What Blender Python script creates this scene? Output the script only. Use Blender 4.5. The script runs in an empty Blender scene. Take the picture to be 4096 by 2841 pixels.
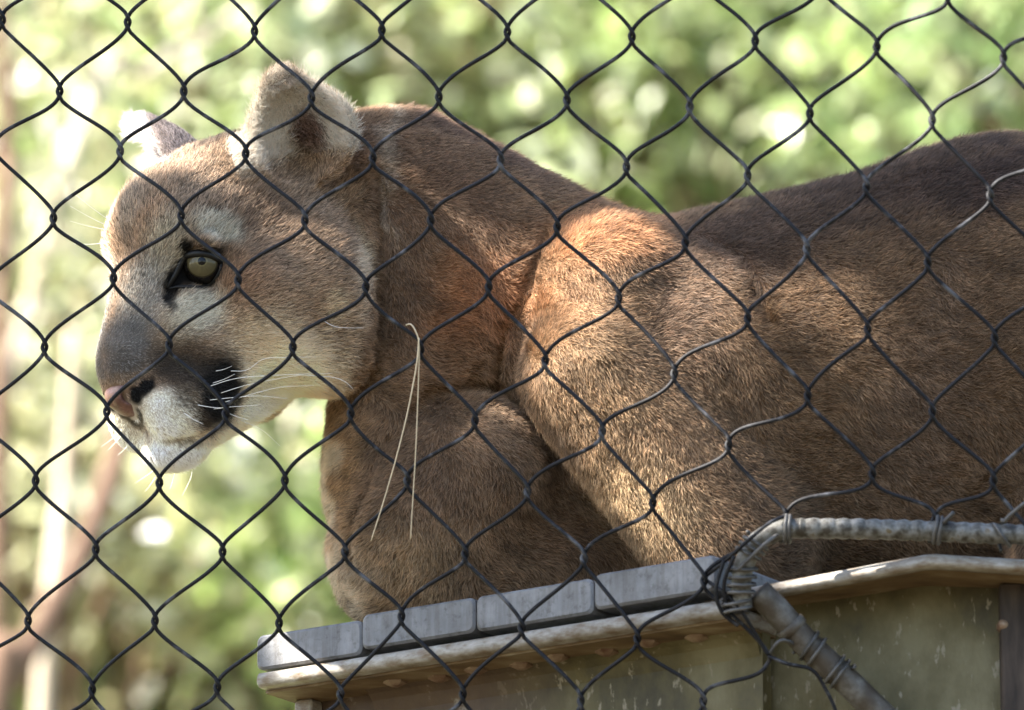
import bpy, math, random
import numpy as np
from mathutils import Vector, Matrix
C = bpy.context; SC = C.scene; COL = SC.collection
R = math.radians
rng = np.random.default_rng(7); random.seed(7)

# ------------------------------------------------------------------ camera, sky, sun, exposure
S = 0.0006                       # metres per picture unit (1024 across) at the puma
D = 4.4                          # camera to puma
PITCH = R(16)
F0 = np.array([0.0, 0.0, 2.55])  # middle of the view at the puma
RIGHT = np.array([1.0, 0, 0]); FWD = np.array([0, math.cos(PITCH), math.sin(PITCH)]); UP = np.array([0, -math.sin(PITCH), math.cos(PITCH)])
CAM = F0 - D*FWD
cam = bpy.data.cameras.new('camera'); cam_o = bpy.data.objects.new('camera', cam); COL.objects.link(cam_o)
cam_o.location = CAM; cam_o.rotation_euler = (R(90)+PITCH, 0, 0)
cam.sensor_width = 36; cam.lens = 36*D/(1024*S); cam.clip_end = 2000; cam.clip_start = 0.05
cam.dof.use_dof = True; cam.dof.focus_distance = D-40*S; cam.dof.aperture_fstop = 9.0; cam.dof.aperture_blades = 9
SC.camera = cam_o
SUN = np.array([-0.66, -0.20, 0.72]); SUN /= np.linalg.norm(SUN)       # towards the sun
wd = bpy.data.worlds.new('World'); SC.world = wd; wd.use_nodes = True
nt = wd.node_tree; bg = nt.nodes['Background']; sky = nt.nodes.new('ShaderNodeTexSky')
sky.sky_type = 'NISHITA'; sky.sun_disc = False
sky.sun_elevation = math.asin(SUN[2]); sky.sun_rotation = math.atan2(SUN[0], SUN[1])
nt.links.new(sky.outputs[0], bg.inputs[0]); bg.inputs[1].default_value = 0.085
sl = bpy.data.lights.new('sun', 'SUN'); sl.energy = 5.0; sl.angle = R(0.53); sl.color = (1, 0.93, 0.82)
so = bpy.data.objects.new('sun', sl); COL.objects.link(so)
so.rotation_euler = Vector(-SUN).to_track_quat('-Z', 'Y').to_euler(); so.location = (-6, -3, 9)
SC.view_settings.view_transform = 'Standard'; SC.view_settings.look = 'None'; SC.view_settings.gamma = 1
SC.view_settings.use_curve_mapping = False; SC.view_settings.exposure = 2.74
SC.cycles.max_bounces = 8; SC.cycles.diffuse_bounces = 4; SC.cycles.transparent_max_bounces = 8
SC.cycles.use_denoising = True
SC.cycles_curves.shape = 'RIBBONS'

# ------------------------------------------------------------------ helpers
def P2W(p):
    """picture position x, y (1024 x 710) at depth w behind the puma's plane -> world metres"""
    p = np.asarray(p, float); t = 1+p[..., 2]*S/D
    return (CAM + FWD*(D+p[..., 2:3]*S) + RIGHT*((p[..., 0]-512)*S*t)[..., None] + UP*((355-p[..., 1])*S*t)[..., None])
def lin(c):
    c = np.asarray(c, float)/255; return np.where(c <= 0.04045, c/12.92, ((c+0.055)/1.055)**2.4)
def tag(o, label=None, cat=None, group=None, kind=None):
    if label: o['label'] = label
    if cat: o['category'] = cat
    if group: o['group'] = group
    if kind: o['kind'] = kind
    return o
def empty(name, loc, label=None, cat=None, group=None):
    o = bpy.data.objects.new(name, None); COL.objects.link(o); o.location = [float(v) for v in loc]; o.empty_display_size = 0.1
    return tag(o, label, cat, group)
def wloc(o):
    l = np.zeros(3)
    while o is not None: l += np.array(o.location); o = o.parent
    return l
def link(name, me, mat, parent=None):
    o = bpy.data.objects.new(name, me); COL.objects.link(o)
    if mat and not me.materials: me.materials.append(mat)
    if parent is not None: o.parent = parent
    return o
def mesh(name, V, Fc, mat, parent=None, smooth=True, col=None, origin=None):
    """one mesh object from world-space vertices; origin is taken off for a parent's or its own place"""
    V = np.asarray(V, float)
    off = wloc(parent) if parent is not None else (np.asarray(origin, float) if origin is not None else np.zeros(3))
    me = bpy.data.meshes.new(name)
    if isinstance(Fc, np.ndarray):
        me.vertices.add(len(V)); me.vertices.foreach_set('co', (V-off).ravel().astype(np.float32))
        k = Fc.shape[1]; me.loops.add(Fc.size); me.loops.foreach_set('vertex_index', Fc.ravel().astype(np.int32))
        me.polygons.add(len(Fc)); me.polygons.foreach_set('loop_start', np.arange(0, Fc.size, k, dtype=np.int32))
        me.update(calc_edges=True); me.validate()
    else:
        me.from_pydata((V-off).tolist(), [], [list(f) for f in Fc]); me.update()
    if smooth: me.polygons.foreach_set('use_smooth', np.ones(len(me.polygons), bool))
    if col is not None:
        a = me.color_attributes.new('tint', 'FLOAT_COLOR', 'POINT'); a.data.foreach_set('color', np.c_[col, np.ones(len(col))].ravel().astype(np.float32))
    o = link(name, me, mat, parent)
    if parent is None and origin is not None: o.location = [float(v) for v in origin]
    return o
def tube(pts, rad, n=8, cap=True):
    """tube mesh along world points; rad a number or one per point"""
    pts = np.asarray(pts, float); m = len(pts); rad = np.broadcast_to(rad, m)
    T = np.gradient(pts, axis=0); T /= np.linalg.norm(T, axis=1, keepdims=True)+1e-12
    a = np.array([0, 0, 1.0]) if abs(T[0][2]) < 0.9 else np.array([1.0, 0, 0])
    U_ = np.zeros_like(pts); u = a-T[0]*(a@T[0])
    for i in range(m):
        u = u-T[i]*(u@T[i]); u /= np.linalg.norm(u); U_[i] = u
    B = np.cross(T, U_); th = np.linspace(0, 2*np.pi, n, endpoint=False)
    V = (pts[:, None]+rad[:, None, None]*(np.cos(th)[None, :, None]*U_[:, None]+np.sin(th)[None, :, None]*B[:, None])).reshape(-1, 3)
    i = np.arange(m-1)[:, None]*n; j = np.arange(n)[None]; j2 = (j+1) % n
    Q = np.stack([i+j, i+j2, i+n+j2, i+n+j], -1).reshape(-1, 4)
    F = [tuple(q) for q in Q]
    if cap: F += [tuple(range(n))[::-1], tuple(range((m-1)*n, m*n))]
    return V, F
def join(parts):
    V, F, k = [], [], 0
    for v, f in parts:
        V.append(np.asarray(v)); F += [tuple(i+k for i in q) for q in f]; k += len(v)
    return np.concatenate(V), F
def spline(pts, n=8):
    pts = np.asarray(pts, float); P = np.vstack([2*pts[0]-pts[1], pts, 2*pts[-1]-pts[-2]]); out = []
    for i in range(1, len(P)-2):
        t = np.linspace(0, 1, n, endpoint=False)[:, None]; a, b, c, d = P[i-1:i+3]
        out.append(0.5*(2*b+(c-a)*t+(2*a-5*b+4*c-d)*t**2+(-a+3*b-3*c+d)*t**3))
    return np.vstack(out+[pts[-1:]])
def vnoise(p, seed=0):
    """smooth value noise, 0..1"""
    p = np.asarray(p, float); i = np.floor(p).astype(np.int64); f = p-i; f = f*f*(3-2*f); r = 0
    for dx in (0, 1):
        for dy in (0, 1):
            for dz in (0, 1):
                h = (i[:, 0]+dx)*374761393+(i[:, 1]+dy)*668265263+(i[:, 2]+dz)*2147483647+seed*974711
                h = (h ^ (h >> 13))*1274126177; h = (h ^ (h >> 16)) & 0xffffff
                wgt = (f[:, 0] if dx else 1-f[:, 0])*(f[:, 1] if dy else 1-f[:, 1])*(f[:, 2] if dz else 1-f[:, 2])
                r = r+wgt*h/0xffffff
    return r
def hull_box(c, ex, ey, ez, bevel=0.0):
    """bevelled box: centre c, half-extent vectors ex, ey, ez (metres); bevel rounds the edges that run along ez"""
    c, ex, ey, ez = [np.asarray(v, float) for v in (c, ex, ey, ez)]
    if bevel <= 0: prof = [(-1, -1), (1, -1), (1, 1), (-1, 1)]
    else:
        bx, by = bevel/np.linalg.norm(ex), bevel/np.linalg.norm(ey); prof = []
        for sx, sy, a0 in ((1, 1, 0), (-1, 1, 90), (-1, -1, 180), (1, -1, 270)):
            for a in (0, 30, 60, 90):
                q = R(a0+a); prof.append((sx*(1-bx)+bx*math.cos(q), sy*(1-by)+by*math.sin(q)))
    n = len(prof); V = []
    eb = 0 if bevel <= 0 else min(0.4, bevel*0.35/np.linalg.norm(ez))
    rings = [(-1, 1)] if False else ([(-1, 1.0), (1, 1.0)] if eb == 0 else [(-1, 1-eb*0), (-1+eb, 1.0), (1-eb, 1.0), (1, 1.0)])
    for k, (z, sc) in enumerate(rings):
        if eb and k in (0, len(rings)-1):
            ix, iy = 1-bevel*0.35/np.linalg.norm(ex), 1-bevel*0.35/np.linalg.norm(ey)
        else: ix = iy = 1
        V += [c+ex*x*ix+ey*y*iy+ez*z for x, y in prof]
    F = [tuple(range(n))[::-1], tuple(range((len(rings)-1)*n, len(rings)*n))]
    for k in range(len(rings)-1):
        F += [(k*n+i, k*n+(i+1) % n, (k+1)*n+(i+1) % n, (k+1)*n+i) for i in range(n)]
    return np.array(V), F
# ---- materials
def mat(name, base=(.5, .5, .5), rough=0.6, spec=0.4, metal=0.0):
    m = bpy.data.materials.new(name); m.use_nodes = True; b = m.node_tree.nodes['Principled BSDF']
    b.inputs['Base Color'].default_value = (*base, 1); b.inputs['Roughness'].default_value = rough
    b.inputs['Specular IOR Level'].default_value = spec; b.inputs['Metallic'].default_value = metal
    return m, m.node_tree, b
def noise_ramp(t, stops, scale, detail=6, rough=0.6, coord='Object', stretch=(1, 1, 1), dist=0.0):
    N = t.nodes; tc = N.new('ShaderNodeTexCoord'); mp = N.new('ShaderNodeMapping'); mp.inputs['Scale'].default_value = stretch
    nz = N.new('ShaderNodeTexNoise'); nz.inputs['Scale'].default_value = scale; nz.inputs['Detail'].default_value = detail
    nz.inputs['Roughness'].default_value = rough; nz.inputs['Distortion'].default_value = dist
    cr = N.new('ShaderNodeValToRGB')
    while len(cr.color_ramp.elements) < len(stops): cr.color_ramp.elements.new(0.5)
    for e, (p, c) in zip(cr.color_ramp.elements, stops): e.position = p; e.color = (*c, 1)
    t.links.new(tc.outputs[coord], mp.inputs[0]); t.links.new(mp.outputs[0], nz.inputs[0]); t.links.new(nz.outputs[0], cr.inputs[0])
    return cr.outputs[0], nz.outputs[0]
def mixc(t, a, b, fac, mode='MIX'):
    m = t.nodes.new('ShaderNodeMix'); m.data_type = 'RGBA'; m.blend_type = mode
    for sock, v in ((m.inputs[0], fac), (m.inputs[6], a), (m.inputs[7], b)):
        if hasattr(v, 'is_output'): t.links.new(v, sock)
        else: sock.default_value = v if not isinstance(v, tuple) else (*v, 1)
    return m.outputs[2]
def bump(t, b, h, strength=0.3, dist=0.002):
    n = t.nodes.new('ShaderNodeBump'); n.inputs['Strength'].default_value = strength; n.inputs['Distance'].default_value = dist
    t.links.new(h, n.inputs['Height']); t.links.new(n.outputs[0], b.inputs['Normal'])
def leaf_mat(name):
    m, t, b = mat(name, rough=0.3, spec=0.5)
    a = t.nodes.new('ShaderNodeAttribute'); a.attribute_name = 'tint'
    t.links.new(a.outputs['Color'], b.inputs['Base Color'])
    tr = t.nodes.new('ShaderNodeBsdfTranslucent'); mx = t.nodes.new('ShaderNodeMixShader'); mx.inputs[0].default_value = 0.5
    hs = mixc(t, a.outputs['Color'], (0.7, 0.9, 0.4), 0.25); t.links.new(hs, tr.inputs[0])
    t.links.new(b.outputs[0], mx.inputs[1]); t.links.new(tr.outputs[0], mx.inputs[2])
    t.links.new(mx.outputs[0], t.nodes['Material Output'].inputs[0])
    return m
def leaf_mesh(cent, size, normal_bias, cols, aspect=0.45):
    """pointed leaves, folded along the midrib: 6 vertices, 4 triangles each"""
    n = len(cent); d = rng.normal(size=(n, 3)); d /= np.linalg.norm(d, axis=1, keepdims=True)
    nn = rng.normal(size=(n, 3))+normal_bias; s = np.cross(d, nn); s /= np.linalg.norm(s, axis=1, keepdims=True)+1e-9
    up = np.cross(s, d); sz = np.asarray(size)[:, None]
    V = np.stack([cent-d*sz*.5, cent-s*sz*aspect*.5+up*sz*.1-d*sz*.05, cent+d*sz*.5, cent+s*sz*aspect*.5+up*sz*.1-d*sz*.05], 1).reshape(-1, 3)
    i = np.arange(n)[:, None]*4
    F = np.concatenate([i+np.array([[0, 2, 1]]), i+np.array([[0, 3, 2]])])
    return V, F, np.repeat(cols, 4, 0)

# ------------------------------------------------------------------ the puma's shape
# ---- the puma as a blended signed distance field, in picture units (x right, y down, w away), 0.6 mm each
HR = np.array([[-0.7708,-0.2079,0.6022],[-0.0986,0.9728,0.2097],[0.6294,-0.1022,0.7703]])
HS, HT = 1.68, (184.0, 290.0)
def head(p):
    q = HS*(HR@np.asarray(p,float)); return np.array([HT[0]+q[0], HT[1]-q[1], -q[2]])
def head_dir(d):
    q = HR@np.asarray(d,float); return np.array([q[0], -q[1], -q[2]])
HM = np.stack([head_dir((1,0,0)), head_dir((0,1,0)), head_dir((0,0,1))], 1)
class Field:
    def __init__(s, lo, hi, h):
        s.lo = np.array(lo,float); s.h = h
        s.n = np.ceil((np.array(hi)-s.lo)/h).astype(int)+1
        s.d = np.full(s.n, 60.0, np.float32)
    def box(s, c, r):
        a = np.clip(np.floor((c-r-s.lo)/s.h).astype(int),0,s.n); b = np.clip(np.ceil((c+r-s.lo)/s.h).astype(int)+1,0,s.n)
        if np.any(b<=a): return None, None
        sl = tuple(slice(i,j) for i,j in zip(a,b))
        ax = [s.lo[i]+s.h*np.arange(a[i],b[i],dtype=np.float32) for i in range(3)]
        return sl, np.meshgrid(*ax, indexing='ij', sparse=True)
    def blend(s, sl, d, k, op):
        e = s.d[sl]
        if op == '+':
            h = np.clip(0.5+0.5*(e-d)/k,0,1); s.d[sl] = e*(1-h)+d*h-k*h*(1-h)
        else:
            h = np.clip(0.5-0.5*(e+d)/k,0,1); s.d[sl] = e*(1-h)-d*h+k*h*(1-h)
    def ell(s, c, r, M=None, k=12, op='+'):
        c = np.asarray(c,float); r = np.asarray(r,float)
        if M is None: M = np.eye(3)
        ext = np.sqrt(((M*r)**2).sum(1))+k+22
        sl, g = s.box(c, ext)
        if sl is None: return
        x,y,z = g[0]-c[0],g[1]-c[1],g[2]-c[2]
        k0=0; k1=0
        for i in range(3):
            u=(x*M[0,i]+y*M[1,i]+z*M[2,i])/r[i]; k0=k0+u*u; k1=k1+(u/r[i])**2
        k0=np.sqrt(k0); k1=np.sqrt(k1)+1e-6
        s.blend(sl, (k0*(k0-1)/k1).astype(np.float32), k, op)
    def cone(s, a, b, ra, rb, k=12, op='+'):
        a=np.asarray(a,float); b=np.asarray(b,float); ba=b-a; L2=ba@ba
        c=(a+b)/2; sl,g=s.box(c, np.abs(ba)/2+max(ra,rb)+k+22)
        if sl is None: return
        t=np.clip(((g[0]-a[0])*ba[0]+(g[1]-a[1])*ba[1]+(g[2]-a[2])*ba[2])/L2,0,1)
        d=np.sqrt((g[0]-a[0]-ba[0]*t)**2+(g[1]-a[1]-ba[1]*t)**2+(g[2]-a[2]-ba[2]*t)**2)-(ra+(rb-ra)*t)
        s.blend(sl, d.astype(np.float32), k, op)
    # the same in head coordinates (forward, up, side in mm), mirrored when m
    def hell(s, c, r, pitch=0, yaw=0, k=10, op='+', m=True):
        for sg in ((1,-1) if m and c[2]!=0 else (1,)):
            p=np.radians(pitch); q=np.radians(yaw)*sg
            A=np.array([[np.cos(p),-np.sin(p),0],[np.sin(p),np.cos(p),0],[0,0,1]])
            B=np.array([[np.cos(q),0,-np.sin(q)],[0,1,0],[np.sin(q),0,np.cos(q)]])
            s.ell(head((c[0],c[1],c[2]*sg)), np.array(r)*HS, HM@B@A, k*HS, op)
    def hcone(s, a, b, ra, rb, k=10, op='+', m=True):
        for sg in ((1,-1) if m and (a[2]!=0 or b[2]!=0) else (1,)):
            s.cone(head((a[0],a[1],a[2]*sg)), head((b[0],b[1],b[2]*sg)), ra*HS, rb*HS, k*HS, op)
EAR_A, EAR_B = np.array([-70,54,52.]), np.array([-57,124,72.])
def ear_frame(sg):
    a,b=EAR_A.copy(),EAR_B.copy(); a[2]*=sg; b[2]*=sg
    ax=(b-a)/np.linalg.norm(b-a); o=np.array([0.66,0.05,0.75*sg]); o-=ax*(o@ax); o/=np.linalg.norm(o)
    return a,b,ax,o,np.cross(ax,o)
def deck(x, w):                                              # height of the platform's deck under the animal
    return 602+0.2867*(w+130)+0*x
def build(lo=(70,40,-190), hi=(1420,700,330), h=3.5):
    f=Field(lo,hi,h)
    # trunk, far side first
    f.cone((690,385,70),(1010,350,90),168,205,30)
    f.cone((1010,350,90),(1300,370,110),205,190,40)
    f.cone((640,330,170),(660,480,190),80,70,40)              # far shoulder
    f.cone((396,216,122),(556,302,85),108,110,40)             # neck
    f.cone((420,330,95),(414,490,66),86,86,40)                # breast
    f.cone((420,470,90),(450,570,120),80,70,35)               # far fore leg
    f.cone((474,472,16),(414,552,22),76,84,10)                 # folded near fore leg
    f.cone((430,560,36),(610,560,75),76,62,30)
    f.ell((550,490,85),(60,70,60),k=25)
    f.cone((616,290,-5),(600,375,-35),76,76,18)               # near shoulder and upper arm
    f.cone((598,372,-50),(735,545,-70),76,82,7)
    f.cone((760,470,40),(1150,470,60),115,120,50)            # belly
    f.ell((570,345,30),(50,70,60),k=18)
    f.ell((690,400,0),(60,120,80),k=40)
    f.cone((1180,420,-60),(1080,560,-90),110,70,40)           # near thigh, out of frame
    # head
    f.hell((-60,24,0),(62,58,55),k=12)
    f.hell((-7,36,0),(40,40,42),k=14)
    f.hell((-46,66,20),(26,20,28),k=14)
    f.hell((13,33,22),(15,14,15),k=14)                         # brows
    f.hcone((10,20,0),(52,-36,0),26,20,k=16)                 # bridge
    f.hell((-34,-22,38),(46,42,30),yaw=20,k=16)               # cheek bones
    f.hell((22,-24,22),(26,22,17),pitch=-35,k=10)             # between eye and muzzle
    f.hell((-64,-18,50),(30,48,24),k=14)                      # cheek ruff
    f.hcone((26,-81,0),(-42,-50,0),21,28,k=16)                # lower jaw
    f.hell((-46,-46,30),(38,24,24),k=14)
    f.hell((6,-44,34),(26,24,15),k=12)
    f.hell((-68,-48,38),(26,30,24),k=14)
    f.hell((34,-56,0),(34,25,29),k=14)
    f.hell((36,-70,17),(24.5,22,18.5),k=5)                        # whisker pads
    f.hell((26,-68,28),(22,20,14),k=8)
    f.hell((34,-95,0),(19,11.5,17),k=9)                         # chin
    f.hell((53,-43,0),(14,10,14.5),k=8)
    f.hcone((64,-66,0),(57,-92,0),3.6,3.0,k=3,op='-')         # philtrum
    f.hcone((60,-92,6),(14,-91,40),1.6,1.6,k=3,op='-')        # mouth
    f.hell((10,20,36),(9,5.5,13),pitch=-10,k=6)               # heavy upper lid
    # eye sockets
    f.hell((20,8,38),(13,9,11),pitch=-30,k=7,op='-')
    f.hell((30,-4,26),(8,5,7),pitch=-50,k=6,op='-')
    # ears
    for sg in (1,-1):
        a,b,ax,o,bb=ear_frame(sg)
        M=HM@np.stack([ax,o,bb],1)
        mid=a+(b-a)*0.36
        mid=mid-np.array([0,3,0])
        f.ell(head(mid),np.array([32,19,33])*HS,M,8*HS)
        f.ell(head(mid+ax*19+np.array([7,0,0])),np.array([25,12,16])*HS,M,10*HS)
        f.ell(head(mid+o*9+ax*3),np.array([34,14,28.5])*HS,M,4*HS,'-')
        f.ell(head(mid+o*2-ax*14+bb*sg*2),np.array([17,15,13])*HS,M,4*HS,'-')
    # folds of the skin
    def skin(x,y):
        c=f.d[int(round((x-f.lo[0])/f.h)),int(round((y-f.lo[1])/f.h))]; return f.lo[2]+f.h*int(np.argmax(c<0))
    for r,sink,pts in ((9,1,((512,404),(528,420),(556,458),(596,507),(628,538),(656,566))), (8,1,((412,412),(428,396),(470,386),(500,389),(514,400))), (6,1,((545,232),(525,290),(503,332),(497,392))),
                       (7,0,((378,180),(381,240),(382,300),(374,348),(352,398))), (5,1,((388,440),(364,500),(352,565))), (5,1,((742,262),(754,290),(768,322))), (4,1,((640,225),(700,238),(742,262)))):
        q=[(x,y,skin(x,y)+sink) for x,y in pts]
        for a,b in zip(q[:-1],q[1:]):
            if abs(a[2]-b[2])<70: f.cone(a,b,r,r,7,'-')
    # the underside lies flat on the deck
    x,y,w=[f.lo[i]+f.h*np.arange(f.n[i],dtype=np.float32) for i in range(3)]
    g=y[None,:,None]-deck(x[:,None,None],w[None,None,:])
    h_=np.clip(0.5+0.5*(f.d-g)/10,0,1); f.d=(g*(1-h_)+f.d*h_+10*h_*(1-h_)).astype(np.float32)
    return f
def nose_field():
    c=head((60,-58,0)); f=Field(c-[60,55,60],c+[60,55,60],1.2)
    f.hell((61,-56.5,0),(12.5,9,14),pitch=-22,k=3)
    f.hell((59,-64,0),(8.5,7.5,8),k=5)
    f.hell((65.5,-59.5,10.5),(9,5.2,5.4),yaw=34,k=2,op='-')
    f.hell((60,-56,17),(9,3.2,6),yaw=48,k=2,op='-')
    f.hcone((76,-56,0),(69,-74,0),1.4,1.4,k=2,op='-')
    return f
def surfnets(f, sm=2):
    d=f.d; n=d.shape; s=d<0
    c=np.zeros((n[0]-1,n[1]-1,n[2]-1),np.int8)
    for i in (0,1):
        for j in (0,1):
            for k in (0,1): c+=s[i:n[0]-1+i,j:n[1]-1+j,k:n[2]-1+k]
    I=np.argwhere((c>0)&(c<8)); idx=np.full(c.shape,-1,np.int32); idx[tuple(I.T)]=np.arange(len(I))
    acc=np.zeros((len(I),3)); cnt=np.zeros(len(I))
    cor=[(i,j,k) for i in (0,1) for j in (0,1) for k in (0,1)]
    for a in cor:
        for ax in range(3):
            if a[ax]==0:
                b=list(a); b[ax]=1
                va=d[I[:,0]+a[0],I[:,1]+a[1],I[:,2]+a[2]]; vb=d[I[:,0]+b[0],I[:,1]+b[1],I[:,2]+b[2]]
                m=(va<0)!=(vb<0); t=np.where(m,va/np.where(m,va-vb,1),0)
                p=np.repeat(np.array([a],float),len(I),0); p[:,ax]+=t
                acc[m]+=p[m]; cnt[m]+=1
    V=f.lo+f.h*(I+acc/cnt[:,None])
    Q=[]
    for ax in range(3):
        u,v=[i for i in range(3) if i!=ax]
        if ax==1: u,v=v,u
        sl0=[slice(1,-1)]*3; sl0[ax]=slice(0,-1); sl1=list(sl0); sl1[ax]=slice(1,None)
        A=s[tuple(sl0)]; B=s[tuple(sl1)]
        for flip,m in ((0,A&~B),(1,~A&B)):
            e=np.argwhere(m); off=np.ones(3,int); off[ax]=0; e=e+off
            q=[]
            for du,dv in ((1,1),(0,1),(0,0),(1,0)):
                t=e.copy(); t[:,u]-=du; t[:,v]-=dv; q.append(idx[tuple(t.T)])
            q=np.stack(q,1); Q.append(q[:,::-1] if flip else q)
    Q=np.concatenate(Q)
    for _ in range(sm):
        A=np.zeros_like(V); C=np.zeros(len(V))
        for i in range(4):
            for j in (1,3):
                np.add.at(A,Q[:,i],V[Q[:,(i+j)%4]]); np.add.at(C,Q[:,i],1)
        V=V+0.5*(A/np.maximum(C,1)[:,None]-V)
    return V,Q

# ------------------------------------------------------------------ hillside and its plants
def ground_h(x, y):
    t = np.clip((y-2.2)/9.0, 0, 1); h = 8.6*(t*t*(3-2*t)*0.55+0.45*t)
    p = np.c_[np.ravel(x)*0.5, np.ravel(y)*0.5, np.zeros(np.size(x))]
    b = np.clip((np.ravel(y)-2)/2, 0, 1)
    return h+((vnoise(p, 3)-0.5)*0.7*b+(vnoise(p*4, 4)-0.5)*0.12*b).reshape(np.shape(x))
gx = np.concatenate([[-600, -200, -80, -30, -15], np.linspace(-8, 8, 81), [15, 30, 80, 200, 600]])
gy = np.concatenate([[-300, -80, -30, -12], np.linspace(-7, 13, 101), [20, 40, 100, 300, 900]])
X, Y = np.meshgrid(gx, gy, indexing='ij'); Z = ground_h(X, Y)
i, j = np.meshgrid(np.arange(len(gx)-1), np.arange(len(gy)-1), indexing='ij'); k = i*len(gy)+j
m, t, b = mat('earth_and_litter', rough=0.9, spec=0.2)
c1, n1 = noise_ramp(t, [(.3, (.16, .17, .07)), (.45, (.22, .27, .09)), (.55, (.36, .32, .20)), (.7, (.46, .41, .30))], 3.0)
c2, _ = noise_ramp(t, [(.35, (.035, .028, .018)), (.65, (.09, .075, .045))], 1.5)
tc = t.nodes.new('ShaderNodeTexCoord'); sp = t.nodes.new('ShaderNodeSeparateXYZ'); t.links.new(tc.outputs['Object'], sp.inputs[0])
ml = t.nodes.new('ShaderNodeMapRange'); ml.inputs[1].default_value = 2.4; ml.inputs[2].default_value = 3.6; t.links.new(sp.outputs['Y'], ml.inputs[0]); c1 = mixc(t, c2, c1, ml.outputs[0])
t.links.new(c1, b.inputs['Base Color']); bump(t, b, n1, 0.5, 0.03)
tag(mesh('ground', np.stack([X, Y, Z], -1).reshape(-1, 3), np.stack([k, k+len(gy), k+len(gy)+1, k+1], -1).reshape(-1, 4), m), kind='structure')
M_LEAF = leaf_mat('leaves')
m_bark, t, b = mat('bark', rough=0.9, spec=0.2)
c1, n1 = noise_ramp(t, [(.3, (.07, .042, .028)), (.6, (.14, .088, .06)), (.8, (.22, .155, .11))], 9, stretch=(1, 1, .25))
t.links.new(c1, b.inputs['Base Color']); bump(t, b, n1, 0.6, 0.01)
m_pale, t, b = mat('pale_bark', rough=0.85, spec=0.2)
c1, n1 = noise_ramp(t, [(.3, (.34, .27, .20)), (.7, (.55, .48, .38))], 6, stretch=(1, 1, .3))
t.links.new(c1, b.inputs['Base Color']); bump(t, b, n1, 0.4, 0.01)
PAL = {'green': [(.22, .32, .11), (.34, .43, .19), (.13, .22, .08)], 'lime': [(.34, .44, .12), (.44, .52, .18), (.22, .31, .08)],
       'pale': [(.50, .53, .36), (.64, .62, .50), (.36, .43, .24)], 'dry': [(.56, .50, .38), (.66, .60, .50), (.30, .25, .13)],
       'dark': [(.10, .19, .06), (.14, .25, .09), (.22, .31, .13)]}
SHR = {'green': 'mid green leafy shrub on the hillside', 'lime': 'yellow green sunlit shrub on the hillside', 'pale': 'pale grey green shrub on the hillside',
       'dry': 'dry cream coloured brushy shrub on the hillside', 'dark': 'dark green shrub on the hillside'}
def shrub(x, y, r, kind, n, where, ls=0.055):
    z = float(ground_h(np.array([x]), np.array([y]))[0])
    o = empty('shrub', (x, y, z), SHR[kind]+' '+where, 'shrub', 'shrubs on the hillside behind the puma')
    nc = 26; cc = rng.normal(size=(nc, 3))*[r*.42, r*.42, r*.36]+[0, 0, r*.75]
    pick = rng.integers(0, nc, n); p = cc[pick]+rng.normal(size=(n, 3))*r*.15; p[:, 2] = np.abs(p[:, 2])+0.03
    pal = np.array(PAL[kind]); col = pal[np.minimum(rng.integers(0, 4, n), 2)]*rng.uniform(.5, 1.6, (n, 1))*(0.8+0.4*rng.random(nc)[pick])[:, None]
    col = np.clip((col*.85+np.array([.60, .58, .46])*.15)*np.where(rng.random((n, 1)) < .2, .42, 1.06), .02, .8)
    V, F, cl = leaf_mesh(p+[x, y, z], rng.uniform(.6, 1.5, n)*ls, SUN*.9, col, rng.uniform(.35, .6, n)[:, None] if False else .5)
    mesh('foliage', V, F, M_LEAF, o, smooth=False, col=cl)
    st = []
    for q in cc[:9]:
        st.append(tube(spline(np.array([[x, y, z-.05], [x+q[0]*.35, y+q[1]*.35, z+q[2]*.5], [x+q[0], y+q[1], z+q[2]]]), 4), np.linspace(.014, .004, 9), 5))
    mesh('stem', *join(st), m_bark, o)
def bgp(px, py, w): return P2W(np.array([px, py, w], float))
# where the line of sight at picture position (px, py) meets the hillside
def hill_at(px, py):
    ws = np.linspace(4000, 30000, 800); q = P2W(np.c_[np.full(800, px), np.full(800, py), ws]); h = ground_h(q[:, 0], q[:, 1])
    k = int(np.argmax(q[:, 2] < h)); return q[k] if k else q[-1]
spots = [(40, 120, .42, 'dry', 'at the far left, beside a pale trunk'), (160, 150, .45, 'pale', 'behind the far ear'), (60, 330, .40, 'lime', 'beyond the nose'),
         (20, 480, .42, 'dry', 'below the leaning trunk'), (210, 60, .42, 'lime', 'under the pale slanting branch'), (330, 30, .45, 'pale', 'above the near ear'), (440, 60, .42, 'dry', 'above the nape'),
         (540, 40, .5, 'pale', 'above the middle of the neck'), (640, 90, .45, 'pale', 'above the shoulder'), (720, 30, .5, 'pale', 'high above the dip of the back'), (760, 140, .40, 'lime', 'above the dip of the back'),
         (840, 70, .5, 'pale', 'right of the dip of the back'), (900, 130, .42, 'pale', 'just above the ribs'), (980, 50, .45, 'lime', 'at the upper right'), (1060, 110, .5, 'dark', 'past the rump'),
         (280, 470, .42, 'pale', 'between chin and breast'), (200, 560, .42, 'pale', 'below the chin'), (280, 620, .38, 'lime', 'beside the end of the platform'), (120, 640, .45, 'dry', 'at the lower left'), (60, 590, .36, 'dry', 'between the two lower trunks'),
         (-120, 250, .6, 'green', 'out past the left of the mesh'), (-160, 520, .6, 'dry', 'low past the left of the mesh'), (1180, 250, .6, 'green', 'behind the hind legs'), (560, -90, .6, 'pale', 'up the slope over the nape'), (200, -90, .6, 'green', 'up the slope over the far ear'), (900, -90, .6, 'lime', 'up the slope over the ribs')]
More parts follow.
